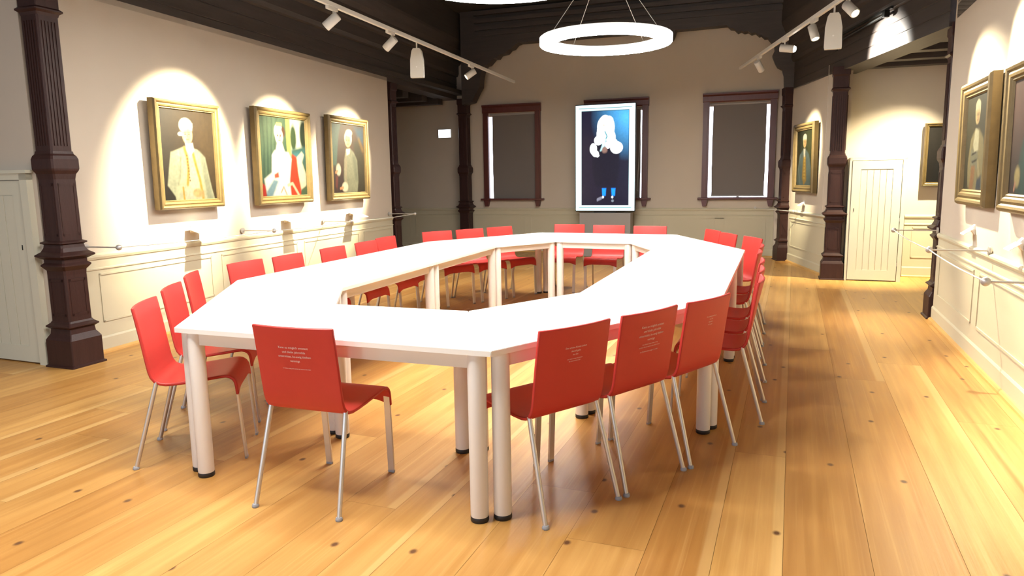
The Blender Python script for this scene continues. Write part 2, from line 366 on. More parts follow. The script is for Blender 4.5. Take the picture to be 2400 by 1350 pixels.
# carved arch across the end wall
ARCH = [(-5.50, 2.76), (-5.30, 2.80), (-5.2, 2.98), (-5.14, 3.07), (-5.13, 3.2), (-5.09, 3.37), (-5.03, 3.44), (-4.97, 3.45), (-4.87, 3.55), (-4.80, 3.55), (-4.75, 3.61), (-4.62, 3.63), (-4.56, 3.69), (-4.5, 3.70), (-4.43, 3.77), (-4.36, 3.79),
 (-1.82, 3.79), (-1.80, 3.70), (-1.77, 3.64), (-1.72, 3.615), (-1.67, 3.64), (-1.64, 3.70), (-1.62, 3.78), (-.80, 3.79), (-.75, 3.74), (-.69, 3.73), (-.63, 3.67), (-.58, 3.69), (-.53, 3.66), (-.47, 3.67), (-.42, 3.63), (-.36, 3.645), (-.30, 3.59), (-.27, 3.60), (-.22, 3.55), (-.17, 3.55), (-.11, 3.47), (-.07, 3.42), (-.06, 3.33), (-.09, 3.26), (-.05, 3.16), (-.01, 3.09), (.06, 3.05), (.09, 2.95), (.10, 2.76), (.5, 2.76), (.5, 4.4), (-5.5, 4.4)]
ar = MB().exty(ARCH, -.42, -.20)
for z, d in ((3.95, .03), (4.05, .05), (4.17, .08), (4.3, .11)): ar.box((-5.2, -.42-d, z), (.3, -.42, z+.07))
tag(place(ar.build('carved_arch', M['beam']), WF), 'dark carved timber arch with scalloped corners across the end wall', 'arch')
# ---------------------------------------------------------------- windows with blinds
for i, (a, b) in enumerate(WINS):
    r = struct(place(empty('window_%d' % (i+1)), WF))
    f = MB(); t = .125
    f.ext([(.0, 2.62), (-.04, 2.62), (-.05, 2.64), (-.05, 2.72), (-.075, 2.745), (-.075, 2.77), (0, 2.77)], a, b)
    for x0, x1 in ((a, a+t), (b-t, b)):
        f.box((x0+.01, -.045, 1.0), (x1-.01, 0, 2.65)); f.box((x0+.035, -.055, 1.02), (x1-.035, -.04, 2.62))
    f.build('frame', M['frame'], r)
    s = MB().cbox((a-.05, -.09, .985), (b+.05, .0, 1.02), .006)
    for x0 in (a+.01, b-.12): s.exty([(x0, .985), (x0+.11, .985), (x0+.10, .94), (x0+.085, .87), (x0+.025, .87), (x0+.01, .94)], -.075, 0)
    s.build('sill', M['frame'], r)
    sa = MB(); y0, y1 = .16, .21
    for x0, x1, z0, z1 in ((a+.012, a+.05, 1.0, 2.62), (b-.05, b-.012, 1.0, 2.62), (a+.012, b-.012, 2.57, 2.62), (a+.012, b-.012, 1.0, 1.02)): sa.box((x0, y0, z0), (x1, y1, z1))
    sa.box(((a+b)/2-.02, y0, 1.0), ((a+b)/2+.02, y1, 2.62))
    sa.build('sash', M['wplast'], r)
    # roller blind hanging in the reveal, leaving slits of daylight
    l, rr, bt = ((.055, .012, 1.008), (.012, .03, 1.008), (.05, .05, 1.045))[i]
    bl = tag(place(empty('roller_blind'), WF), ('grey roller blind drawn down in the left window, daylight slit on its left edge', 'grey roller blind mostly hidden behind the tall lit screen', 'grey roller blind in right window with daylight slits on both sides')[i], 'blind', 'roller blinds in the end wall windows')
    n = 10; x0, x1 = a+.118+l, b-.118-rr
    fb = MB(); vs = []
    for j in range(n+1):
        z = bt+(2.60-bt)*j/n; e = .012*sin(j*pi/n)+.004*sin(j*2.1+i)
        vs += [(x0-e*(1 if i != 1 else -1)*.6+.006, .03, z), (x1+e*.5-.006, .03, z)]
    fb.add(vs, [(2*j, 2*j+1, 2*j+3, 2*j+2) for j in range(n)])
    fb.add([(p[0], .034, p[2]) for p in vs], [(2*j+2, 2*j+3, 2*j+1, 2*j) for j in range(n)])
    fb.build('fabric', M['blind'], bl)
    MB().cbox((x0, .022, bt-.006), (x1, .042, bt+.014), .004).build('hem_bar', M['grey'], bl)
    MB().tube([(a+.12, .05, 2.59), (b-.12, .05, 2.59)], .025, 12).build('roller', M['grey'], bl)
    if i == 1: MB().tube([(x1-.005, .01, 2.56), (x1-.01, .008, 2.0), (x1-.045, .008, 1.35), (x1-.055, .008, 1.16), (x1-.03, .008, 1.14)], .005, 6).build('pull_cord', M['cord'], bl)
# ---------------------------------------------------------------- low plank doors
def plank_door(mb, x0, x1, z0, z1, y):
    mb.box((x0, y, z0), (x1, y+.03, z1))
    top = z1-.11
    mb.box((x0+.10, y-.008, top), (x1-.10, y, z1)); mb.box((x0+.10, y-.008, z0), (x1-.10, y, z0+.13)); mb.box((x0, y-.008, z0), (x0+.10, y, z1)); mb.box((x1-.10, y-.008, z0), (x1, y, z1))
    n = 5; w = (x1-x0-.2)/n
    for i in range(n): mb.box((x0+.10+w*i+.003, y-.004, z0+.13), (x0+.10+w*(i+1)-.003, y, top-.004))
d = struct(place(empty('door_1'), WD))
mb = MB(); plank_door(mb, -.80, -.02, .012, 1.445, -.028); mb.build('leaf', M['door'], d)
mb = MB(); mb.box((-.005, -.05, 0), (.075, 0, 1.50)); mb.box((-.9, -.05, 1.45), (.075, 0, 1.50)); mb.box((-.9, -.05, 0), (-.82, 0, 1.5)); mb.box((-.92, -.065, 1.50), (.095, 0, 1.525)); mb.build('frame', M['door'], d)
MB().box((-.075, -.040, .91), (-.068, -.035, .95)).build('keyhole', M['black'], d)
WC = (Vector((4.98, 9.3, 0)), 110.5)
d = tag(place(empty('low_cupboard'), WC), 'low cream cupboard with plank door under the bright spotlit alcove wall', 'cupboard')
mb = MB(); mb.box((-.605, .01, 0), (.06, .44, 1.60)); mb.box((.012, -.03, 0), (.06, .01, 1.60)); mb.box((-.605, -.03, 1.565), (.06, .01, 1.60)); mb.box((-.605, -.03, 0), (-.575, .01, 1.6)); mb.build('body', M['door'], d)
mb = MB(); plank_door(mb, -.57, .004, .015, 1.56, -.028); lf = mb.build('door', M['door'], d)
MB().box((-.535, -.040, .91), (-.528, -.035, .95)).build('keyhole', M['black'], lf)
for z in (.20, .78): MB().box((.004, -.038, z), (.012, -.026, z+.045)).build('hinge', M['steel'], lf)
# ---------------------------------------------------------------- paintings
class Paint:
    dim = .15
    def __init__(s, w, h, bg):
        s.w, s.h = w, h; s.a = np.ones((h, w, 3))*np.array(lin(bg))
        s.X, s.Y = np.meshgrid((np.arange(w)+.5)/w, (np.arange(h)+.5)/h); s.asp = h/w
    def blend(s, m, c): m = np.clip(m, 0, 1)[..., None]; s.a = s.a*(1-m)+np.array(lin(c))*m
    def ell(s, cx, cy, rx, ry, c, soft=.2, op=1, rot=0):
        dx, dy = s.X-cx, (s.Y-cy); ca, sa = cos(rot), sin(rot)
        d = np.sqrt(((dx*ca+dy*sa)/rx)**2+((-dx*sa+dy*ca)/ry)**2); s.blend(op*(1-(d-1+soft/2)/soft), c)
    def poly(s, pts, c, soft=.015, op=1):
        n = len(pts); ins = np.zeros(s.X.shape, bool); dist = np.full(s.X.shape, 9.)
        for i in range(n):
            (x0, y0), (x1, y1) = pts[i], pts[(i+1) % n]
            cond = (y0 > s.Y) != (y1 > s.Y); ins ^= cond & (s.X < (x1-x0)*(s.Y-y0)/(y1-y0+1e-12)+x0)
            dx, dy = x1-x0, y1-y0; t = np.clip(((s.X-x0)*dx+(s.Y-y0)*dy)/(dx*dx+dy*dy+1e-12), 0, 1)
            dist = np.minimum(dist, np.hypot(s.X-x0-t*dx, s.Y-y0-t*dy))
        sd = np.where(ins, dist, -dist); s.blend(op*(sd/soft+.5), c)
    def line(s, pts, wd, c, op=1, soft=.012):
        dist = np.full(s.X.shape, 9.)
        for (x0, y0), (x1, y1) in zip(pts, pts[1:]):
            dx, dy = x1-x0, y1-y0; t = np.clip(((s.X-x0)*dx+(s.Y-y0)*dy)/(dx*dx+dy*dy+1e-12), 0, 1)
            dist = np.minimum(dist, np.hypot(s.X-x0-t*dx, s.Y-y0-t*dy))
        s.blend(op*((wd-dist)/soft+.5), c)
    def grain(s, k=.12):
        n = RNG.normal(0, 1, s.X.shape)
        for _ in range(2): n = (n+np.roll(n, 1, 0)+np.roll(n, 1, 1)+np.roll(n, -1, 0)+np.roll(n, -1, 1))/5
        s.a = np.clip(s.a*s.dim*(1+k*n/n.std()*.6)[..., None], 0, 1)
    def mesh(s, name, x0, x1, z0, z1, y, m):
        w, h = s.w, s.h
        X = x0+(x1-x0)*np.arange(w)/(w-1); Z = z1-(z1-z0)*np.arange(h)/(h-1)
        gx, gz = np.meshgrid(X, Z); V = np.stack([gx, np.full_like(gx, y), gz], -1).reshape(-1, 3)
        idx = np.arange(w*h).reshape(h, w); Fc = np.stack([idx[1:, :-1], idx[1:, 1:], idx[:-1, 1:], idx[:-1, :-1]], -1).reshape(-1, 4)
        me = bpy.data.meshes.new(name); me.from_pydata(V.tolist(), [], Fc.tolist()); me.materials.append(m)
        ca = me.color_attributes.new('Col', 'FLOAT_COLOR', 'POINT'); ca.data.foreach_set('color', np.concatenate([s.a.reshape(-1, 3), np.ones((w*h, 1))], 1).astype(np.float32).ravel())
        me.update(); return me
def face(p, cx, cy, r, skin=(226, 178, 140), tilt=0):
    k = r/p.asp*1.25
    p.ell(cx, cy, r, k, skin, .15); p.ell(cx+r*.35, cy+k*.1, r*.55, k*.8, (190, 130, 95), .9, .35)
    for sx in (-.38, .34): p.ell(cx+sx*r, cy-k*.08, r*.16, k*.07, (60, 40, 30), .4); p.line([(cx+sx*r-r*.2, cy-k*.25), (cx+sx*r+r*.2, cy-k*.27)], .004, (120, 80, 55))
    p.line([(cx, cy-k*.05), (cx+r*.08, cy+k*.25)], .004, (170, 110, 80)); p.line([(cx-r*.22, cy+k*.5), (cx+r*.24, cy+k*.5)], .006, (165, 75, 60))
def portrait_1():
    p = Paint(96, 112, (62, 52, 36)); p.ell(.75, .35, .5, .5, (92, 72, 44), 1.6, .7); p.ell(.1, .9, .5, .5, (35, 30, 24), 1.4, .7)
    p.poly([(.42, .40), (.17, .47), (.12, .66), (.08, .83), (.20, .95), (.22, 1.02), (.96, 1.02), (.90, .86), (.80, .52), (.66, .43)], (186, 188, 158), .02)
    p.poly([(.17, .47), (.12, .66), (.08, .83), (.20, .93), (.27, .80), (.33, .62)], (172, 176, 150), .03); p.line([(.34, .52), (.32, .70), (.27, .82)], .012, (128, 132, 108), .7, .03)
    p.poly([(.70, .45), (.80, .52), (.92, 1.0), (.80, 1.0)], (150, 154, 132), .04)
    p.poly([(.46, .42), (.58, .42), (.66, .80), (.56, .98), (.44, .85)], (206, 202, 170), .03)
    for q in ([(.42, .42), (.46, .52), (.47, .66), (.44, .82)], [(.57, .46), (.62, .62), (.68, .78), (.72, .98)]): p.line(q, .024, (186, 150, 62), .9, .02)
    for i in range(9): p.ell(.455+.004*i, .50+.035*i, .012, .01, (120, 88, 30), .5)
    p.line([(.35, .86), (.36, .99)], .016, (180, 146, 60)); p.poly([(.40, .87), (.52, .86), (.54, .99), (.40, .99)], (188, 188, 166), .02)
    p.ell(.62, .92, .09, .05, (222, 168, 118), .3); 
    for i in range(4): p.line([(.64, .90+.018*i), (.74, .905+.02*i)], .008, (214, 158, 108))
    p.poly([(.44, .36), (.58, .36), (.60, .44), (.53, .50), (.46, .44)], (246, 244, 232), .02)
    p.ell(.47, .17, .125, .085, (240, 238, 216), .15); p.ell(.365, .265, .05, .022, (238, 236, 214), .2); face(p, .49, .27, .095, (240, 214, 160)); p.poly([(.35, .16), (.60, .14), (.585, .22), (.5, .19), (.40, .23)], (240, 238, 216), .02); p.grain(); return p
def portrait_2():
    p = Paint(110, 116, (64, 92, 72)); p.ell(.15, .1, .35, .3, (110, 128, 98), 1, .5)
    for i in range(9): p.line([(.02+.05*i, 0), (.06+.035*i, .35), (.02+.04*i, .75)], .010, (40, 66, 56) if i % 2 else (96, 122, 96), .5, .03)
    p.poly([(.56, 0), (.68, 0), (.70, .5), (.57, .5)], (200, 190, 96), .02); p.poly([(.66, 0), (1, 0), (1, .4), (.66, .45)], (226, 232, 208), .03)
    p.ell(.72, .25, .07, .18, (58, 78, 48), .5); p.ell(.96, .2, .09, .2, (40, 56, 40), .4); p.poly([(.66, .40), (1, .34), (1, .62), (.66, .62)], (62, 98, 92), .05)
    p.poly([(.70, .44), (.98, .40), (.96, .52), (.80, .58)], (66, 120, 128), .04, .8)
    p.poly([(.68, .46), (.78, .5), (.86, .80), (.86, 1), (.50, 1), (.56, .75)], (206, 62, 34), .03)
    p.poly([(.78, .50), (.90, .42), (.95, .46), (.90, .56), (.98, .72), (.98, .92), (.86, .94), (.80, .7)], (230, 220, 190), .03)
    p.poly([(.86, .92), (1, .86), (1, 1), (.84, 1)], (78, 100, 72), .03)
    p.poly([(0, .82), (.08, .86), (.10, 1), (0, 1)], (176, 44, 32), .02)
    p.poly([(.30, .42), (.24, .48), (.22, .70), (.06, .78), (.10, .96), (.22, 1.0), (.62, 1.0), (.60, .80), (.66, .52), (.60, .44)], (232, 232, 226), .03)
    p.poly([(.10, .93), (.26, .78), (.36, .80), (.22, 1.0), (.10, 1.0)], (120, 150, 166), .04); p.poly([(.27, .72), (.36, .69), (.37, .76), (.28, .77)], (216, 82, 58), .02)
    p.line([(.40, .95), (.46, .88), (.52, .98)], .01, (200, 150, 120)); p.line([(.56, .86), (.66, .84), (.80, 1.0)], .02, (226, 190, 160))
    p.ell(.40, .18, .095, .10, (232, 226, 214), .15); p.ell(.5, .18, .04, .07, (90, 60, 40), .4); face(p, .41, .24, .085, (245, 226, 206)); p.poly([(.36, .32), (.47, .32), (.52, .43), (.32, .43)], (244, 226, 208), .02)
    for i in range(4): p.ell(.37+.03*i, .09, .02, .025, (214, 196, 120), .3)
    p.grain(.08); return p
def portrait_3():
    p = Paint(100, 120, (74, 50, 32)); p.poly([(0, 0), (.30, 0), (.20, .16), (.16, .40), (.12, .60), (0, .62)], (54, 84, 74), .05)
    for i in range(5): p.line([(.05+.05*i, .02), (.03+.035*i, .3), (.04+.02*i, .58)], .008, (104, 134, 118), .5, .03)
    p.poly([(.68, .02), (1, .02), (1, .3), (.82, .22)], (50, 74, 92), .08, .8); p.poly([(.66, .24), (.86, .2), (1, .5), (1, 1), (.7, 1)], (56, 50, 34), .06, .9)
    p.line([(.84, .2), (.95, .36)], .03, (128, 98, 48), .6, .05); p.ell(.2, .85, .25, .2, (52, 26, 20), .8, .8)
    p.poly([(.42, .36), (.36, .52), (.33, .78), (.38, 1.0), (.74, 1.0), (.78, .84), (.76, .52), (.66, .40), (.56, .35)], (134, 134, 112), .03)
    p.poly([(.60, .42), (.70, .46), (.76, .6), (.77, .84), (.68, .80)], (112, 114, 96), .04); p.poly([(.42, .38), (.36, .54), (.35, .76), (.41, .9), (.44, .6)], (150, 140, 116), .03)
    p.poly([(.43, .36), (.55, .35), (.53, .42), (.44, .45)], (240, 236, 220), .02)
    p.ell(.18, .66, .07, .085, (224, 214, 190), .4); p.line([(.10, .70), (.14, .68)], .02, (214, 150, 110)); p.ell(.36, .91, .09, .07, (226, 216, 190), .4); p.line([(.22, .93), (.30, .92)], .02, (216, 150, 104))
    p.poly([(.10, .74), (.16, .76), (.13, .95), (.08, .9)], (112, 44, 34), .03)
    p.ell(.50, .20, .115, .115, (226, 218, 196), .12); face(p, .49, .24, .088, (236, 200, 140)); p.ell(.53, .12, .10, .05, (230, 222, 200), .3); p.grain(); return p
def portrait_4():
    p = Paint(80, 110, (44, 50, 30)); p.ell(.8, .3, .4, .4, (84, 88, 46), 1.4, .7)
    p.poly([(.38, .36), (.22, .44), (.10, .68), (.04, .95), (.10, 1), (.92, 1), (.92, .7), (.78, .44), (.62, .36)], (104, 122, 118), .04)
    p.line([(.22, .46), (.14, .7), (.26, .95)], .03, (140, 156, 150), .7, .05); p.poly([(.44, .44), (.58, .46), (.66, .9), (.5, 1), (.38, .85)], (176, 140, 56), .04)
    for i in range(7): p.ell(.52, .50+.06*i, .05, .02, (216, 180, 86), .5)
    p.poly([(.42, .33), (.56, .33), (.54, .48), (.46, .48)], (230, 226, 205), .02); p.ell(.50, .15, .12, .085, (240, 236, 214), .15); face(p, .50, .22, .10, (238, 206, 140)); p.ell(.5, .12, .11, .05, (242, 238, 216), .3); p.grain(); return p
def portrait_5():
    p = Paint(80, 112, (54, 56, 34)); p.ell(.2, .4, .5, .5, (84, 78, 40), 1.5, .7); p.ell(.8, .9, .4, .4, (32, 36, 40), 1.2, .7)
    p.poly([(.42, .36), (.24, .46), (.16, .72), (.2, .96), (.34, 1), (.9, 1), (.92, .72), (.80, .45), (.6, .36)], (170, 158, 112), .04)
    p.poly([(.28, .56), (.60, .58), (.62, .78), (.28, .76)], (150, 150, 124), .03); p.poly([(.44, .34), (.36, .52), (.44, .60), (.62, .58), (.60, .38)], (236, 232, 196), .03)
    p.line([(.34, .62), (.52, .60)], .012, (70, 66, 52)); p.line([(.36, .70), (.56, .68)], .012, (70, 66, 52)); p.poly([(.34, .74), (.52, .74), (.46, 1), (.28, 1)], (178, 130, 84), .03)
    p.line([(.62, .7), (.74, .9)], .03, (200, 186, 140)); p.poly([(.62, .88), (.80, .84), (.82, 1), (.6, 1)], (60, 78, 96), .05)
    p.ell(.5, .16, .115, .11, (244, 240, 200), .12); face(p, .5, .22, .10, (240, 218, 160)); p.ell(.5, .11, .11, .05, (244, 240, 204), .3); p.line([(.44, .335), (.56, .335)], .008, (40, 40, 34)); p.grain(); return p
def portrait_6():
    p = Paint(80, 112, (74, 42, 32)); p.ell(.2, .2, .4, .5, (112, 62, 48), 1.4, .6); p.ell(.1, .9, .4, .4, (40, 26, 22), 1.2, .7)
    p.poly([(.50, .36), (.36, .44), (.26, .62), (.20, .9), (.2, 1), (1, 1), (1, .5), (.78, .4), (.64, .36)], (22, 70, 66), .04); p.line([(.42, .46), (.34, .7), (.36, 1)], .02, (40, 104, 96), .6, .05)
    p.ell(.22, .84, .07, .09, (196, 178, 120), .5); p.line([(.18, .9), (.16, .95)], .02, (206, 150, 120)); p.poly([(.52, .34), (.66, .34), (.60, .62), (.52, .56)], (236, 230, 200), .02); p.ell(.80, .86, .12, .1, (150, 60, 44), .6)
    p.ell(.58, .17, .12, .12, (238, 232, 196), .14); face(p, .59, .23, .10, (238, 210, 150)); p.grain(); return p
def portrait_7():
    p = Paint(60, 80, (58, 50, 40)); p.ell(.5, .7, .5, .4, (38, 34, 30), 1, .8); p.poly([(.3, .45), (.15, .7), (.1, 1), (.9, 1), (.85, .7), (.65, .45)], (46, 44, 42), .06); face(p, .48, .3, .12, (150, 120, 90)); p.grain(); return p
def screen_picture():
    p = Paint(120, 220, (20, 20, 36)); p.ell(.92, .08, .42, .26, (70, 150, 205), 1.5, .85); p.ell(.3, .55, .5, .5, (26, 20, 34), 1.2, .6)
    p.poly([(.34, .30), (.22, .40), (.24, .62), (.30, .80), (.74, .80), (.80, .60), (.82, .40), (.66, .30)], (20, 18, 30), .05)
    W = (250, 255, 255)
    for cx, cy, rx, ry in ((.50, .12, .12, .07), (.58, .18, .12, .12), (.46, .17, .12, .10), (.40, .24, .08, .07), (.62, .28, .10, .08), (.36, .31, .09, .05), (.42, .27, .10, .07), (.74, .39, .13, .065), (.66, .34, .10, .05), (.56, .36, .06, .04), (.25, .40, .075, .06), (.30, .45, .07, .035), (.34, .47, .04, .02)): p.ell(cx, cy, rx, ry, W, .12)
    p.poly([(.42, .30), (.52, .30), (.48, .40), (.40, .42), (.44, .36)], (180, 235, 240), .03); p.line([(.50, .22), (.54, .27), (.52, .29)], .012, (60, 120, 130)); p.ell(.475, .155, .02, .008, (190, 150, 130), .5)
    p.ell(.49, .41, .06, .035, (110, 84, 76), .6)
    for cx in (.48, .68): p.poly([(cx-.045, .82), (cx+.045, .82), (cx+.035, .90), (cx-.035, .90)], (20, 120, 225), .015); p.ell(cx-.02, .915, .025, .014, (210, 225, 235), .3)
    p.line([(.34, .945), (.42, .925)], .016, (110, 110, 125)); p.ell(.665, .955, .03, .014, (110, 120, 130), .4); p.ell(.5, .95, .5, .05, (12, 10, 22), 1, .2); p.grain(.05); return p
def picture(wf, x0, x1, z0, z1, fw, pic, label, tilt=.8, off=.082):
    """gilded frame hanging on a wall, leaning out a little at the top"""
    cx = (x0+x1)/2; hw, hh = (x1-x0)/2, z1-z0
    r = tag(place(empty('framed_portrait'), wf, cx, -off, z0), label, 'painting', 'gilt framed portraits'); r.rotation_euler[0] = R(tilt)
    prof = [(0, .045), (0, -.012), (.010, -.030), (.022, -.036), (.034, -.030), (.042, -.018), (.056, -.024), (.070, -.020), (.078, -.008), (.086, -.010), (.094, .004), (.094, .03)]
    k = fw/.094; mb = MB(); n = len(prof); vs = []
    for (a, b) in ((0, 0), (1, 0), (1, 1), (0, 1)):
        for d, y in prof:
            d *= k; vs.append(((-hw+d) if a == 0 else (hw-d), y, d if b == 0 else hh-d))
    fs = []
    for c in range(4):
        e = (c+1) % 4
        for i in range(n-1): fs.append((c*n+i, e*n+i, e*n+i+1, c*n+i+1))
    mb.add(vs, fs); mb.build('frame', M['gold'], r)
    me = pic.mesh('canvas', -hw+fw*.97, hw-fw*.97, fw*.97, hh-fw*.97, .004, M['oil']); o = bpy.data.objects.new('canvas', me); C.objects.link(o); o.parent = r
    MB().box((-hw+.02, .012, .02), (hw-.02, .034, hh-.02)).build('backing_board', M['grey'], r)
    return r
picture(WL, .72, 1.60, 1.165, 2.165, .085, portrait_1(), 'gilt framed portrait of a man in pale braided coat, nearest on left wall')
picture(WL, 2.18, 3.27, 1.15, 2.22, .095, portrait_2(), 'gilt framed portrait of a woman in white and red, middle of left wall')
picture(WL, 3.70, 4.77, 1.145, 2.245, .10, portrait_3(), 'gilt framed portrait of a man in a plain grey coat, furthest on left wall')
picture(WA, .45, 1.42, 1.125, 2.14, .11, portrait_4(), 'gilt framed portrait on the narrow angled wall between two columns', off=.06)
picture(WR, .91, 1.82, 1.15, 2.085, .12, portrait_5(), 'gilt framed portrait of a man in cream, furthest on the right wall', off=.05)
picture(WR, 2.19, 3.22, 1.15, 2.07, .115, portrait_6(), 'gilt framed portrait in dark teal coat cut by the right photo edge', off=.05)
picture(WB, .19, .85, 1.22, 2.03, .05, portrait_7(), 'thin gilt framed dark portrait on the side room wall, half hidden by black column', 1.0)
# label plates below the portraits
def label_plate(wf, x, label, wd=.20, s=.22, tl=18):
    r = tag(place(empty('label_plate'), wf, x, 0, .975), label, 'label', 'angled label plates under the portraits')
    a = R(tl)
    MB().add([(-wd/2, -.02, .0), (wd/2, -.02, .0), (wd/2, -.02-s*cos(a), -s*sin(a)), (-wd/2, -.02-s*cos(a), -s*sin(a)),
              (-wd/2, -.02, -.006), (wd/2, -.02, -.006), (wd/2, -.02-s*cos(a), -s*sin(a)-.006), (-wd/2, -.02-s*cos(a), -s*sin(a)-.006)],
             [(0, 3, 2, 1), (4, 5, 6, 7), (0, 1, 5, 4), (1, 2, 6, 5), (2, 3, 7, 6), (3, 0, 4, 7)]).build('plate', M['plate'], r)
    MB().add([(-.03, 0, .03), (.03, 0, .03), (.03, -.025, -.002), (-.03, -.025, -.002), (-.03, 0, -.05), (.03, 0, -.05), (.03, -.03, -.012), (-.03, -.03, -.012)],
             [(0, 3, 2, 1), (4, 5, 6, 7), (0, 1, 5, 4), (1, 2, 6, 5), (2, 3, 7, 6), (3, 0, 4, 7)]).build('bracket', M['plate'], r)
label_plate(WL, 1.22, 'white label plate under the nearest portrait on the left wall')
label_plate(WL, 2.80, 'white label plate under the seated woman portrait on the left wall')
label_plate(WL, 4.35, 'white label plate under the grey coat portrait on the left wall')
label_plate(WA, .82, 'white label plate under the portrait on the narrow angled wall', .13, .075, 35)
label_plate(WR, 1.28, 'white label plate under the furthest portrait on the right wall', .13, .075, 35)
label_plate(WR, 2.52, 'white label plate under the right wall portrait at the photo edge', .13, .075, 35)
# ---------------------------------------------------------------- barrier rods and cords
def barrier(wf, x, z, ln, label):
    r = tag(place(empty('barrier_rod'), wf, x, -.012, z), label, 'barrier rod', 'wall barrier rods with ball ends')
    MB().tube([(0, 0, 0), (0, -.012, 0)], .03, 20).build('wall_flange', M['steel'], r)
    MB().tube([(0, -.01, 0), (0, -ln, 0)], .0065, 10).build('rod', M['steel'], r)
    b = MB(); bm = bmesh.new(); bmesh.ops.create_uvsphere(bm, u_segments=20, v_segments=12, radius=.024)
    for v in bm.verts: v.co.y -= ln+.015
    b.bm(bm, 0, True).build('ball', M['steel'], r)
    u = hd(wf[1]); n = hd(wf[1]-90); return wf[0]+u*x+n*(-.012-ln-.015)+Vector((0, 0, z))
bA = barrier(WL, -.05, .905, .33, 'ball-ended barrier rod beside the big left column')
bB = barrier(WL, 1.97, .89, .38, 'barrier rod between the first and second left portraits')
bC = barrier(WL, 3.63, .885, .38, 'barrier rod between the second and third left portraits')
bD = barrier(WL, 5.55, .885, .42, 'ball-ended barrier rod at the far end of the left portrait wall')
rA = barrier(WR, -.07, .858, .36, 'ball-ended barrier rod beside the black right column')
rB = barrier(WR, 1.84, .855, .36, 'barrier rod between the two right wall portraits, ball end against the black column')
rC = barrier(WR, 3.46, .85, .36, 'barrier rod with large grey ball at the right photo edge')
aE = barrier(WA, .55, .83, .05, 'short barrier rod on the narrow angled wall below its portrait')
def cord(p, q, label, sag=.012):
    pts = [p.lerp(q, i/16)-Vector((0, 0, sag*4*(i/16)*(1-i/16))) for i in range(17)]
    o = MB().tube([tuple(a-p) for a in pts], .0042, 6).build('guard_cord', M['cord']); o.location = p
    tag(o, label, 'cord', 'pale barrier cords')
def trim_ends(p, q, d=.022): e = (q-p).normalized()*d; return p+e, q-e
cord(*trim_ends(bA, bB), 'pale barrier cord below the nearest left portrait')
cord(*trim_ends(bB, bC), 'pale barrier cord below the seated woman portrait')
cord(*trim_ends(bC, bD), 'pale barrier cord below the grey coat portrait')
cord(*trim_ends(rA, rB), 'pale barrier cord passing in front of the black right column')
cord(*trim_ends(rB, rC), 'pale barrier cord sloping to the large grey ball at right')
cord(aE+hd(185.5)*.022, WA[0]+hd(185.5)*1.95+hd(95.5)*-.06+Vector((0, 0, .83)), 'pale barrier cord across the narrow angled wall', .004)
cord(aE-hd(185.5)*.022, WF[0]+hd(110.5)*-.28+hd(20.5)*-.03+Vector((0, 0, .845)), 'pale barrier cord from angled wall past thin column to window wall', .004)
o = MB().tube([(0, 0, 0), (0, -.02, 0)], .02, 14).build('cord_anchor', M['steel']); tag(place(o, WF, -.28, 0, .845), 'small dark cord anchor on the end wall below the right window', 'anchor')
# ---------------------------------------------------------------- tall lit screen on pedestal
scr = tag(place(empty('display_screen'), WF, -2.77, -.50, .0), 'tall lit portrait screen with white border standing before the middle window', 'screen')
MB().cbox((-.535, 0, .80), (.535, .07, 2.645), .012).build('housing', M['bezel'], scr)
Paint.dim = 1; sp = screen_picture(); big = Paint(140, 250, (222, 250, 255))
def rect(p, x0, y0, x1, y1, c, soft=.004): p.poly([(x0, y0), (x1, y0), (x1, y1), (x0, y1)], c, soft)
rect(big, .05, .028, .95, .972, (150, 205, 205)); rect(big, .056, .036, .944, .966, (232, 252, 255)); rect(big, .06, .030, .94, .037, (30, 70, 80)); rect(big, .06, .963, .94, .970, (30, 80, 80)); rect(big, .095, .048, .905, .952, (190, 225, 225)); rect(big, .10, .054, .90, .948, (20, 20, 36))
xi = np.clip(((np.arange(140)/139-.10)/.80*120).astype(int), 0, 119); yi = np.clip(((np.arange(250)/249-.054)/.894*220).astype(int), 0, 219)
msk = ((np.arange(140)/139 > .105) & (np.arange(140)/139 < .895))[None, :] & ((np.arange(250)/249 > .057) & (np.arange(250)/249 < .945))[:, None]
big.a[msk] = sp.a[np.ix_(yi, xi)][msk]
o = bpy.data.objects.new('picture', big.mesh('picture', -.522, .522, .815, 2.63, -.003, M['screen'])); C.objects.link(o); o.parent = scr
MB().cbox((-.455, -.02, 0), (.46, .22, .775), .006).build('pedestal', M['grey'], scr)
MB().box((-.2, .02, .77), (.2, .06, .81)).build('bracket', M['black'], scr)
# ---------------------------------------------------------------- small wall fittings
o = place(empty('exit_sign'), WF, -6.05, -.001, 2.19); tag(o, 'small white lit rescue sign on the wall left of the end windows', 'sign')
MB().cbox((-.14, -.05, 0), (.14, 0, .17), .008).build('case', M['wplast'], o); MB().box((-.128, -.052, .012), (.128, -.0495, .158)).build('lit_face', M['exit'], o)
o = MB().cbox((-.79, -.035, 2.45), (-.725, 0, 2.62), .006).build('wall_sensor', M['wplast']); tag(place(o, WB), 'small white box high on the side room wall beside the thick column', 'sensor')
mr = tag(place(empty('rod_mechanism'), WA), 'dark iron rod mechanism fixed to the boarded beam above the light patch', 'mechanism')
X0, X1 = 2.20, 3.62
MB().box((X0-.12, -.075, 3.13), (X1+.15, -.05, 3.155)).build('rail', M['black'], mr)
MB().tube([(X0, -.085, 3.06), (X1, -.085, 3.09)], .014, 10).build('rod', M['black'], mr)
for x, z in ((X0-.02, 3.07), (X1+.02, 3.10)): MB().cbox((x-.035, -.105, z-.04), (x+.035, -.045, z+.035), .006).build('bracket', M['black'], mr)
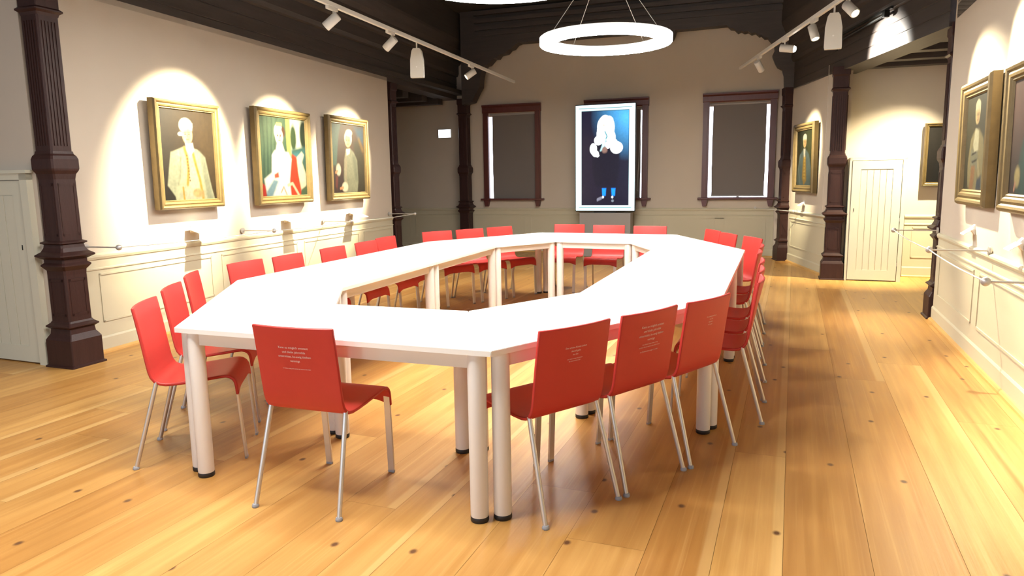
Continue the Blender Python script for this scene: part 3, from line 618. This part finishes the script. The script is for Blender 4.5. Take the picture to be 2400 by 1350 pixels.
MB().tube([(X0+.02, -.085, 3.05), (X0+.02, -.095, 2.95)], .009, 8).build('lever', M['black'], mr)
# ---------------------------------------------------------------- track lights
def track(p, q, label):
    d = q-p; o = MB().cbox((-.018, 0, -.02), (.018, d.length, .02), .003).build('lighting_track', M['lamp'])
    o.location = p; o.rotation_euler = (0, 0, -math.atan2(d.x, d.y)); return tag(o, label, 'track', 'ceiling lighting tracks')
TLq, TLd = Vector((.088, 12.508, 3.0)), hd(16.9); TRq, TRd = Vector((3.509, 11.319, 3.0)), hd(5.6)
track(TLq-TLd*13.0, TLq, 'pale grey lighting track above the left portrait wall'); track(TRq-TRd*6.1, TRq, 'pale grey lighting track above the right side of the hall')
def spot(p, target, label, power=1.0, size=40, color=(1, .87, .60), lens='lensdim', blend=.45, off=None):
    r = tag(empty('track_spotlight', p), label, 'spotlight', 'track spotlights')
    yaw = -math.atan2(TLd.x, TLd.y) if p.x < 1 else -math.atan2(TRd.x, TRd.y)
    MB().cbox((-.017, -.11, -.052), (.017, .06, -.02), .004).xf(Matrix.Rotation(yaw, 4, 'Z')).build('adapter', M['lamp'], r)
    MB().tube([(0, 0, -.05), (0, 0, -.085)], .008, 8).build('stem', M['lamp'], r)
    pv = Vector((0, 0, -.125)); d = (Vector(target)-Vector(p)-pv).normalized(); R3 = d.to_track_quat('Z', 'Y').to_matrix().to_4x4()
    T = Matrix.Translation(pv) @ R3
    MB().lathe([(.034, -.055), (.044, -.05), (.044, .10), (.040, .105), (.036, .10)], 24).xf(T).build('lamp_head', M['lamp'], r)
    MB().lathe([(.0355, .094), (.0355, .101)]+([(.033, .115), (.024, .126), (.010, .131)] if lens == 'lens' else []), 20).xf(T).build('lens', M[lens], r)
    l = bpy.data.lights.new('spot_beam', 'SPOT'); l.energy = SPOT_POWER*power; l.spot_size = R(size); l.spot_blend = blend; l.color = color; l.shadow_soft_size = .03
    lo = bpy.data.objects.new('spot_beam', l); C.objects.link(lo); lo.parent = r; lo.location = pv+d*(.135 if lens == 'lens' else .112); lo.rotation_euler = (-d).to_track_quat('Z', 'Y').to_euler()
    return r
def onL(t): return TLq-TLd*t
def onR(t): return TRq-TRd*t
def wpt(wf, x, z): return wf[0]+hd(wf[1])*x+Vector((0, 0, z))
spot(onL(5.815), wpt(WL, 1.16, 1.64), 'white track spotlight nearest the camera on the left track', 1.0, 54, blend=1)
spot(onL(4.618), wpt(WL, 2.73, 1.60), 'white track spotlight second along the left track', .95, 50, blend=1)
spot(onL(2.089), wpt(WL, 4.25, 1.58), 'white track spotlight furthest along the left track', 1.15, 46, blend=1)
spot(onR(1.178), wpt(WA, .93, 1.62), 'white track spotlight at the far end of the right track', .42, 46, blend=1)
spot(onR(2.46), Vector((4.18, 8.36, 2.70)), 'glowing white track spotlight on the right track turned toward the boarded beam', .55, 62, (1, .95, .85), 'lens', blend=1)
spot(onR(3.53), Vector((3.55, 6.6, .0)), 'white track spotlight left of the flat hanging panel on the right track', .10, 34, blend=1)
spot(onR(4.56), wpt(WR, 1.40, 1.62), 'white track spotlight at the top photo edge on the right track', .42, 56, blend=1)
spot(onR(5.75), wpt(WR, 2.66, 1.66), 'added track spotlight on the right track above the teal coat portrait, out of the photo', .42, 56, blend=1)  # extra spotlight outside the view, added to light the teal coat portrait
def hanging(p, label, yaw):
    r = tag(empty('hanging_projector', p, yaw), label, 'projector', 'bottle shaped hanging track fittings')
    MB().tube([(0, 0, -.02), (0, 0, -.10)], .009, 8).build('stem', M['lamp'], r)
    out = [(-.10, -.42), (.10, -.42), (.105, -.40), (.10, -.22), (.075, -.12), (.05, -.09), (-.05, -.09), (-.075, -.12), (-.10, -.22), (-.105, -.40)]
    MB().exty([(x*.75, z) for x, z in out], -.03, .03).build('body', M['lamp'], r)
    MB().tube([(0, -.031, -.30), (0, -.034, -.30)], .008, 10).build('indicator', M['wplast'], r)
hanging(onL(3.966), 'pale bottle shaped fitting hanging from the left track', R(-10)); hanging(onR(4.168), 'pale flat shield shaped fitting hanging from the right track', R(-25))
# lamp of the side room
sl = tag(empty('ceiling_spotlight', (5.26, 8.66, 2.93)), 'white ceiling spotlight in the side room aimed at its back wall', 'spotlight')
MB().lathe([(.05, 0), (.05, -.02), (.04, -.03), (.04, -.12)], 20).build('lamp_head', M['lamp'], sl)
l = bpy.data.lights.new('spot_beam', 'SPOT'); l.energy = SPOT_POWER*.42; l.spot_size = R(74); l.spot_blend = 1; l.color = (1, .88, .6); l.shadow_soft_size = .04
lo = bpy.data.objects.new('spot_beam', l); C.objects.link(lo); lo.parent = sl; lo.location = (0, 0, -.13); lo.rotation_euler = (Vector((5.26, 8.66, 2.8))-Vector((4.98, 9.7, 1.05))).to_track_quat('Z', 'Y').to_euler()
# ---------------------------------------------------------------- ring lamps
def ring_lamp(c, label):
    r = tag(empty('ring_pendant_lamp', c), label, 'pendant lamp', 'glowing ring pendant lamps'); r0, n = .665, 72
    sec = [(.062, -.047), (.074, -.037), (.074, .037), (.062, .043), (-.062, .043), (-.074, .037), (-.074, -.037), (-.062, -.047)]
    mb = MB(); vs = []
    for i in range(n):
        t = 2*pi*i/n
        for d, z in sec: vs.append(((r0+d)*cos(t), (r0+d)*sin(t), z))
    for j in range(8): mb.add(vs, [(i*8+j, ((i+1) % n)*8+j, ((i+1) % n)*8+(j+1) % 8, i*8+(j+1) % 8) for i in range(n)], 0 if j == 7 else 1, True)
    mb.build('light_ring', [M['ring'], M['ringside']], r)
    mb = MB(); vs = []
    for i in range(n):
        t = 2*pi*i/n
        for d, z in ((.06, .044), (.06, .051), (-.06, .051), (-.06, .044)): vs.append(((r0+d)*cos(t), (r0+d)*sin(t), z))
    mb.add(vs, [(i*4+j, ((i+1) % n)*4+j, ((i+1) % n)*4+(j+1) % 4, i*4+(j+1) % 4) for i in range(n) for j in range(4)])
    mb.build('top_cover', M['wplast'], r)
    H = .92
    for a in (-158, 118, 40, -40): MB().tube([(r0*cos(R(a)), r0*sin(R(a)), .05), (.02*cos(R(a)), .02*sin(R(a)), H)], .0035, 6).build('suspension_wire', M['lamp'], r)
    MB().lathe([(.012, H+.02), (.012, 4.38-c[2])], 10).build('rod', M['lamp'], r)
    MB().lathe([(.03, H-.02), (.035, H), (.03, H+.03)], 14).build('hub', M['lamp'], r)
    MB().lathe([(.09, 4.37-c[2]), (.09, 4.40-c[2])], 20).build('canopy', M['lamp'], r)
ring_lamp((1.09, 8.43, 2.915), 'glowing white ring pendant lamp over the far end of the table')
ring_lamp((-.06, 5.68, 2.915), 'glowing white ring pendant lamp over the near table half, cut by top photo edge')
ring_lamp((-1.15, 2.95, 2.915), 'added, unseen ring pendant lamp above the near left table corner, out of the photo')  # third ring, added out of view to brighten the front floor
# ---------------------------------------------------------------- conference tables
TO = [(-1.592, 3.327), (-.087, 2.761), (1.134, 3.847), (2.098, 6.449), (1.888, 8.255), (.367, 8.883), (-.908, 7.813), (-1.899, 4.941)]
TI = [(-.966, 3.908), (-.225, 3.642), (.395, 4.181), (1.314, 6.688), (1.229, 7.424), (.481, 7.760), (-.144, 7.266), (-1.073, 4.526)]
def lerp2(a, b, t): return (a[0]+(b[0]-a[0])*t, a[1]+(b[1]-a[1])*t)
def inset(poly, d):
    n = len(poly); out = []
    A = sum(poly[i][0]*poly[(i+1) % n][1]-poly[(i+1) % n][0]*poly[i][1] for i in range(n)); sg = 1 if A > 0 else -1
    for i in range(n):
        p0, p1, p2 = Vector(poly[i-1]), Vector(poly[i]), Vector(poly[(i+1) % n])
        e1, e2 = (p1-p0).normalized(), (p2-p1).normalized(); n1, n2 = Vector((-e1.y, e1.x))*sg, Vector((-e2.y, e2.x))*sg
        m = (n1+n2); m = m/(m.dot(n1)); out.append(tuple(p1+m*d))
    return out
def table(poly, label, name, pull=None):
    # pull = (corner, distance): the leg at that corner stands further in along the joint
    c = (sum(p[0] for p in poly)/4, sum(p[1] for p in poly)/4)
    q = inset([(p[0]-c[0], p[1]-c[1]) for p in poly], .002)
    r = tag(empty(name, (c[0], c[1], 0)), label, 'table', 'white conference tables joined in a ring')
    tp = MB(); i0 = inset(q, .002); i1 = q
    tp.prism(i1, .716, .738); tp.prism(i0, .738, .740)
    tp.build('tabletop', M['white'], r)
    lc = [Vector(p) for p in inset(q, .047)]; ap = MB()
    for i in range(4):
        p0, p1 = lc[i], lc[(i+1) % 4]; d = (p1-p0).normalized(); nn = Vector((-d.y, d.x))*.015
        p0, p1 = p0+d*.02, p1-d*.02; ap.prism([tuple(p0+nn), tuple(p1+nn), tuple(p1-nn), tuple(p0-nn)], .655, .7165)
    ap.build('apron', M['apron'], r)
    lp = [tuple(p) for p in inset(q, .047)]
    if pull:
        i, j, dd = pull; v = (Vector(q[j])-Vector(q[i])).normalized()*dd; lp[i] = (lp[i][0]+v.x, lp[i][1]+v.y)
    for (x, y) in lp:
        lg = MB().lathe([(.037, .022), (.038, .03), (.038, .700), (.034, .716)], 24, c=(x, y, 0)).build('leg', M['apron'], r)
        MB().lathe([(.036, 0), (.0385, .004), (.0385, .02), (.036, .024)], 24, c=(x, y, 0)).build('foot', M['foot'], lg)
T_ = 'trapezoid_table'; R_ = 'rectangular_table'
table([TO[0], TO[1], TI[1], TI[0]], 'white trapezoid table in front, behind the single red chair seen from behind', T_)
table([TO[1], TO[2], TI[2], TI[1]], 'white trapezoid table in front of the three red chairs with printed backs', T_)
table([TO[3], TO[4], TI[4], TI[3]], 'white trapezoid table at the far right corner of the ring', T_)
table([TO[4], TO[5], TI[5], TI[4]], 'white trapezoid table at the far end in front of the lit screen', T_)
table([TO[5], TO[6], TI[6], TI[5]], 'white trapezoid table at the far left of the ring', T_)
table([TO[7], TO[0], TI[0], TI[7]], 'white trapezoid table at the near left by the three left red chairs', T_, (0, 3, .25))
mo, mi = lerp2(TO[2], TO[3], .60), lerp2(TI[2], TI[3], .602)
table([TO[2], mo, mi, TI[2]], 'white rectangular table on the right side, nearer half', R_); table([mo, TO[3], TI[3], mi], 'white rectangular table on the right side, further half', R_)
mo, mi = lerp2(TO[6], TO[7], .569), lerp2(TI[6], TI[7], .504)
table([TO[6], mo, mi, TI[6]], 'white rectangular table on the left side, further half', R_); table([mo, TO[7], TI[7], mi], 'white rectangular table on the left side, nearer half', R_, (1, 2, .25))
# ---------------------------------------------------------------- red shell chairs
CP = [(.055, .812), (.064, .76), (.073, .70), (.082, .64), (.090, .58), (.097, .53), (.103, .49), (.111, .462), (.124, .443), (.143, .432), (.170, .427), (.22, .428), (.29, .434), (.36, .442), (.42, .450), (.452, .452), (.475, .446), (.492, .433), (.502, .415), (.507, .395), (.510, .372)]
TH = .015
def shell_mesh():
    n = len(CP); m = 17; front, back = [], []
    for i in range(n):
        a, b = CP[max(i-1, 0)], CP[min(i+1, n-1)]; t = Vector((b[0]-a[0], b[1]-a[1])).normalized(); nr = Vector((t.y, -t.x))   # toward the back/underside
        if nr.x > 0 and i < 8: nr = -nr
        if i >= 8 and nr.y > 0 and i < 16: nr = -nr
        if i >= 16 and nr.x > 0: nr = -nr
        rf, rb = [], []
        for j in range(m):
            u = -1+2*j/(m-1); hw = .2
            y, z = CP[i]; up = max(0, (z-.46)/.35) if i < 8 else 0
            y += -.022*(1-u*u)*up
            if i >= 10 and i <= 15: z -= .006*(1-u*u)
            if i == n-1: z -= .026*max(0, (abs(u)-.55)/.45)**1.5
            if i == n-2: z -= .006*max(0, (abs(u)-.55)/.45)**1.5
            rf.append((u*hw, y, z)); rb.append((u*(hw-.0005), y+nr.x*TH, z+nr.y*TH))
        front.append(rf); back.append(rb)
    mb = MB(); vs = [p for r_ in front for p in r_]+[p for r_ in back for p in r_]; o = n*m
    ff = [(i*m+j, (i+1)*m+j, (i+1)*m+j+1, i*m+j+1) for i in range(n-1) for j in range(m-1)]
    fb = [(o+i*m+j+1, o+(i+1)*m+j+1, o+(i+1)*m+j, o+i*m+j) for i in range(n-1) for j in range(m-1)]
    rim = [(j, j+1, o+j+1, o+j) for j in range(m-1)]+[((n-1)*m+j+1, (n-1)*m+j, o+(n-1)*m+j, o+(n-1)*m+j+1) for j in range(m-1)]
    rim += [((i+1)*m, i*m, o+i*m, o+(i+1)*m) for i in range(n-1)]+[(i*m+m-1, (i+1)*m+m-1, o+(i+1)*m+m-1, o+i*m+m-1) for i in range(n-1)]
    mb.add(vs, ff+fb+rim, 0, False)
    return mb
def make_chair():
    r = empty('shell_chair')
    sh = shell_mesh().build('shell', M['red'], r)
    bm = bmesh.new(); bm.from_mesh(sh.data)
    sharp = [e for e in bm.edges if len(e.link_faces) == 2 and e.calc_face_angle() > .9]
    bmesh.ops.bevel(bm, geom=sharp, offset=.003, segments=2, affect='EDGES'); bmesh.ops.recalc_face_normals(bm, faces=bm.faces[:])
    for f in bm.faces: f.smooth = True
    bm.to_mesh(sh.data); bm.free()
    wn = sh.modifiers.new('even_shading', 'WEIGHTED_NORMAL'); wn.weight = 100; wn.mode = 'FACE_AREA'
    for s in (-1, 1):
        a, b = Vector((s*.180, .497, .405)), Vector((s*.176, .520, .012)); mb = MB()
        vs = [(p.x+dx, p.y+dy, p.z) for p in (a, b) for dx, dy in ((-.0155, -.006), (.0155, -.006), (.0165, -.003), (.0165, .003), (.0155, .006), (-.0155, .006), (-.0165, .003), (-.0165, -.003))]
        fl = mb.add(vs, [(i, i+8, (i+1) % 8+8, (i+1) % 8) for i in range(8)]+[tuple(range(8)), tuple(range(15, 7, -1))]).build('front_leg', M['metal'], r)
        MB().cbox((s*.176-.017, .5135, 0), (s*.176+.017, .5275, .014), .003).build('glide', M['glide'], fl)
        q0, q1 = Vector((s*.190, .125, .436)), Vector((s*.211, .004, .012))
        rl = MB().tube([q0, q1], .0105, 14).build('rear_leg', M['metal'], r)
        MB().lathe([(.0145, 0), (.016, .004), (.015, .010), (.0115, .016)], 16, c=(s*.212, .001, 0)).build('glide', M['glide'], rl)
    return r
def back_y(x, z):
    for (y0, z0), (y1, z1) in zip(CP, CP[1:]):
        if z1 <= z <= z0: y = y1+(y0-y1)*(z-z1)/(z0-z1); break
    u = x/.2; return y-.022*(1-u*u)*max(0, (z-.46)/.35)-TH-.0022
def lettering(chair, lines, x, z):
    """printed lines on the back of the shell, following its curve"""
    mb = MB()
    for txt, size, dz in lines:
        cu = bpy.data.curves.new('t', 'FONT'); cu.body = txt; cu.size = size; cu.align_x = 'CENTER'; cu.resolution_u = 2
        to = bpy.data.objects.new('t', cu); C.objects.link(to); bpy.context.view_layer.update()
        me = bpy.data.meshes.new_from_object(to.evaluated_get(bpy.context.evaluated_depsgraph_get()))
        vs = [(x+v.co.x, back_y(x+v.co.x, z+dz+v.co.y), z+dz+v.co.y) for v in me.vertices]
        mb.add(vs, [tuple(p.vertices) for p in me.polygons]); bpy.data.objects.remove(to); bpy.data.meshes.remove(me)
    mb.build('lettering', M['letter'], chair)
proto = make_chair(); GRP = 'red shell chairs round the conference table'
CH = [ # x, y of the midpoint between the rear feet, heading, label
 (-.94, 2.92, 19.5, 'red chair in front, seen from behind, alone at the left front table edge'),
 (.29, 2.88, -38, 'red chair seen from behind, leftmost of the three with small print on backs'),
 (.657, 3.18, -41, 'red chair seen from behind, middle of three at right, larger white print'),
 (1.01, 3.49, -44, 'red chair seen from behind, rightmost of the three printed ones at the right'),
 (-1.93, 3.64, 79, 'red chair at the near left corner of the table, frontmost on the left'),
 (-2.055, 4.205, 79.5, 'red chair second on the left, just behind the frontmost left chair'),
 (-2.185, 4.77, 78, 'red chair third on the left, only a sliver of back above the table'),
 (-2.078, 5.495, 109, 'red chair first of five along the left side, below the nearest portrait'),
 (-1.892, 5.945, 109, 'red chair second of five along the left side'),
 (-1.673, 6.567, 109, 'red chair third of five along the left side'),
 (-1.48, 7.11, 109, 'red chair fourth of five along the left side'),
 (-1.376, 7.653, 110, 'red chair last of five along the left side, by the end of the portrait wall'),
 (-.89, 8.40, 142, 'red chair at the far left table edge, leftmost of three'),
 (-.53, 8.69, 141, 'red chair at the far left table edge, middle of three under the left window'),
 (-.178, 9.005, 140, 'red chair at the far left table edge, rightmost of three'),
 (.765, 9.29, 200, 'red chair at the far table end just left of the grey pedestal'),
 (1.23, 9.00, 201, 'red chair at the far table end right in front of the grey pedestal'),
 (1.69, 8.74, 201, 'red chair at the far table end just right of the grey pedestal'),
 (2.265, 7.93, 263, 'red chair at the far right corner, furthest of three before the right window'),
 (2.29, 7.44, 263, 'red chair at the far right corner, middle of three'),
 (2.37, 6.93, 264, 'red chair at the far right corner, nearest of three with whole seat front seen'),
 (1.49, 4.15, 291, 'red chair first of five along the right side, seen edge on in front'),
 (1.645, 4.59, 291, 'red chair second of five along the right side, seen edge on'),
 (1.80, 5.035, 291, 'red chair third of five along the right side, seen edge on'),
 (1.985, 5.63, 291, 'red chair fourth of five along the right side, seen edge on'),
 (2.165, 6.10, 291, 'red chair last of five along the right side, furthest seen edge on'),
]
chairs = []
for i, (x, y, h, lb) in enumerate(CH):
    o = proto if i == 0 else copy_tree(proto)
    o.location = (x, y, 0); o.rotation_euler = (0, 0, R(-h)); tag(o, lb, 'chair', GRP); chairs.append(o)
A = [('Kann so möglich ernstest', .0155, 0), ('und bleibt jahrmilde', .0155, -.021), ('unterstützt, be-ewig bleiben', .0155, -.042), ('vermögt', .0155, -.063), ('wir leben einzig und warten der kommenden Zeit', .0075, -.098)]
lettering(chairs[0], [(t, s*.92, d*.95) for t, s, d in A], .005, .716)
lettering(chairs[2], A[:4]+[('die schönen Zeiten haben wenig', .0085, -.083), ('und kein Mensch wird uns das Ende nennen', .0085, -.096), ('ein Denkmal der ewigen Stunden', .0095, -.118)], .005, .735)
lettering(chairs[1], [('Der schöne Künste Lieben', .011, 0), ('überall geht', .011, -.016), ('der Zeit', .009, -.031), ('wer leben einzig und warten', .0075, -.049), ('der kommenden Zeit', .0075, -.059)], -.005, .715)
lettering(chairs[3], [('Die unbekannten Räume', .009, 0), ('der Zeit', .009, -.014), ('ewig bleiben', .008, -.028), ('der Stunden', .008, -.042)], .01, .715)
# ---------------------------------------------------------------- unseen windows with area lamps, added behind the camera for cool daylight
def added_day_window(i, wf, x, w_, h_, z0, power, col=(.78, .88, 1)):
    r = struct(place(empty('window_%d' % i), wf, x, 0, 0)); f = MB()
    for a, b, c, d_ in ((-w_/2-.1, -w_/2, z0-.1, z0+h_+.1), (w_/2, w_/2+.1, z0-.1, z0+h_+.1), (-w_/2, w_/2, z0+h_, z0+h_+.1), (-w_/2, w_/2, z0-.1, z0)): f.box((a, -.06, c), (b, 0, d_))
    f.build('frame', M['frame'], r)
    MB().box((-w_/2, -.015, z0), (w_/2, -.005, z0+h_)).build('pane', M['glass'], r)
    l = bpy.data.lights.new('daylight', 'AREA'); l.shape = 'RECTANGLE'; l.size = w_; l.size_y = h_; l.energy = power; l.color = col
    lo = bpy.data.objects.new('daylight', l); C.objects.link(lo); lo.parent = r; lo.location = (0, -.03, z0+h_/2); lo.rotation_euler = (R(-90), 0, 0)
WK = (ST(1.6, -3.2), 290.5)
added_day_window(4, WK, 2.2, 1.3, 1.8, .95, DAY_POWER*.6); added_day_window(5, WK, 5.6, 1.3, 1.8, .95, DAY_POWER*.8); added_day_window(6, WK, 9.4, 1.3, 1.8, .95, DAY_POWER)
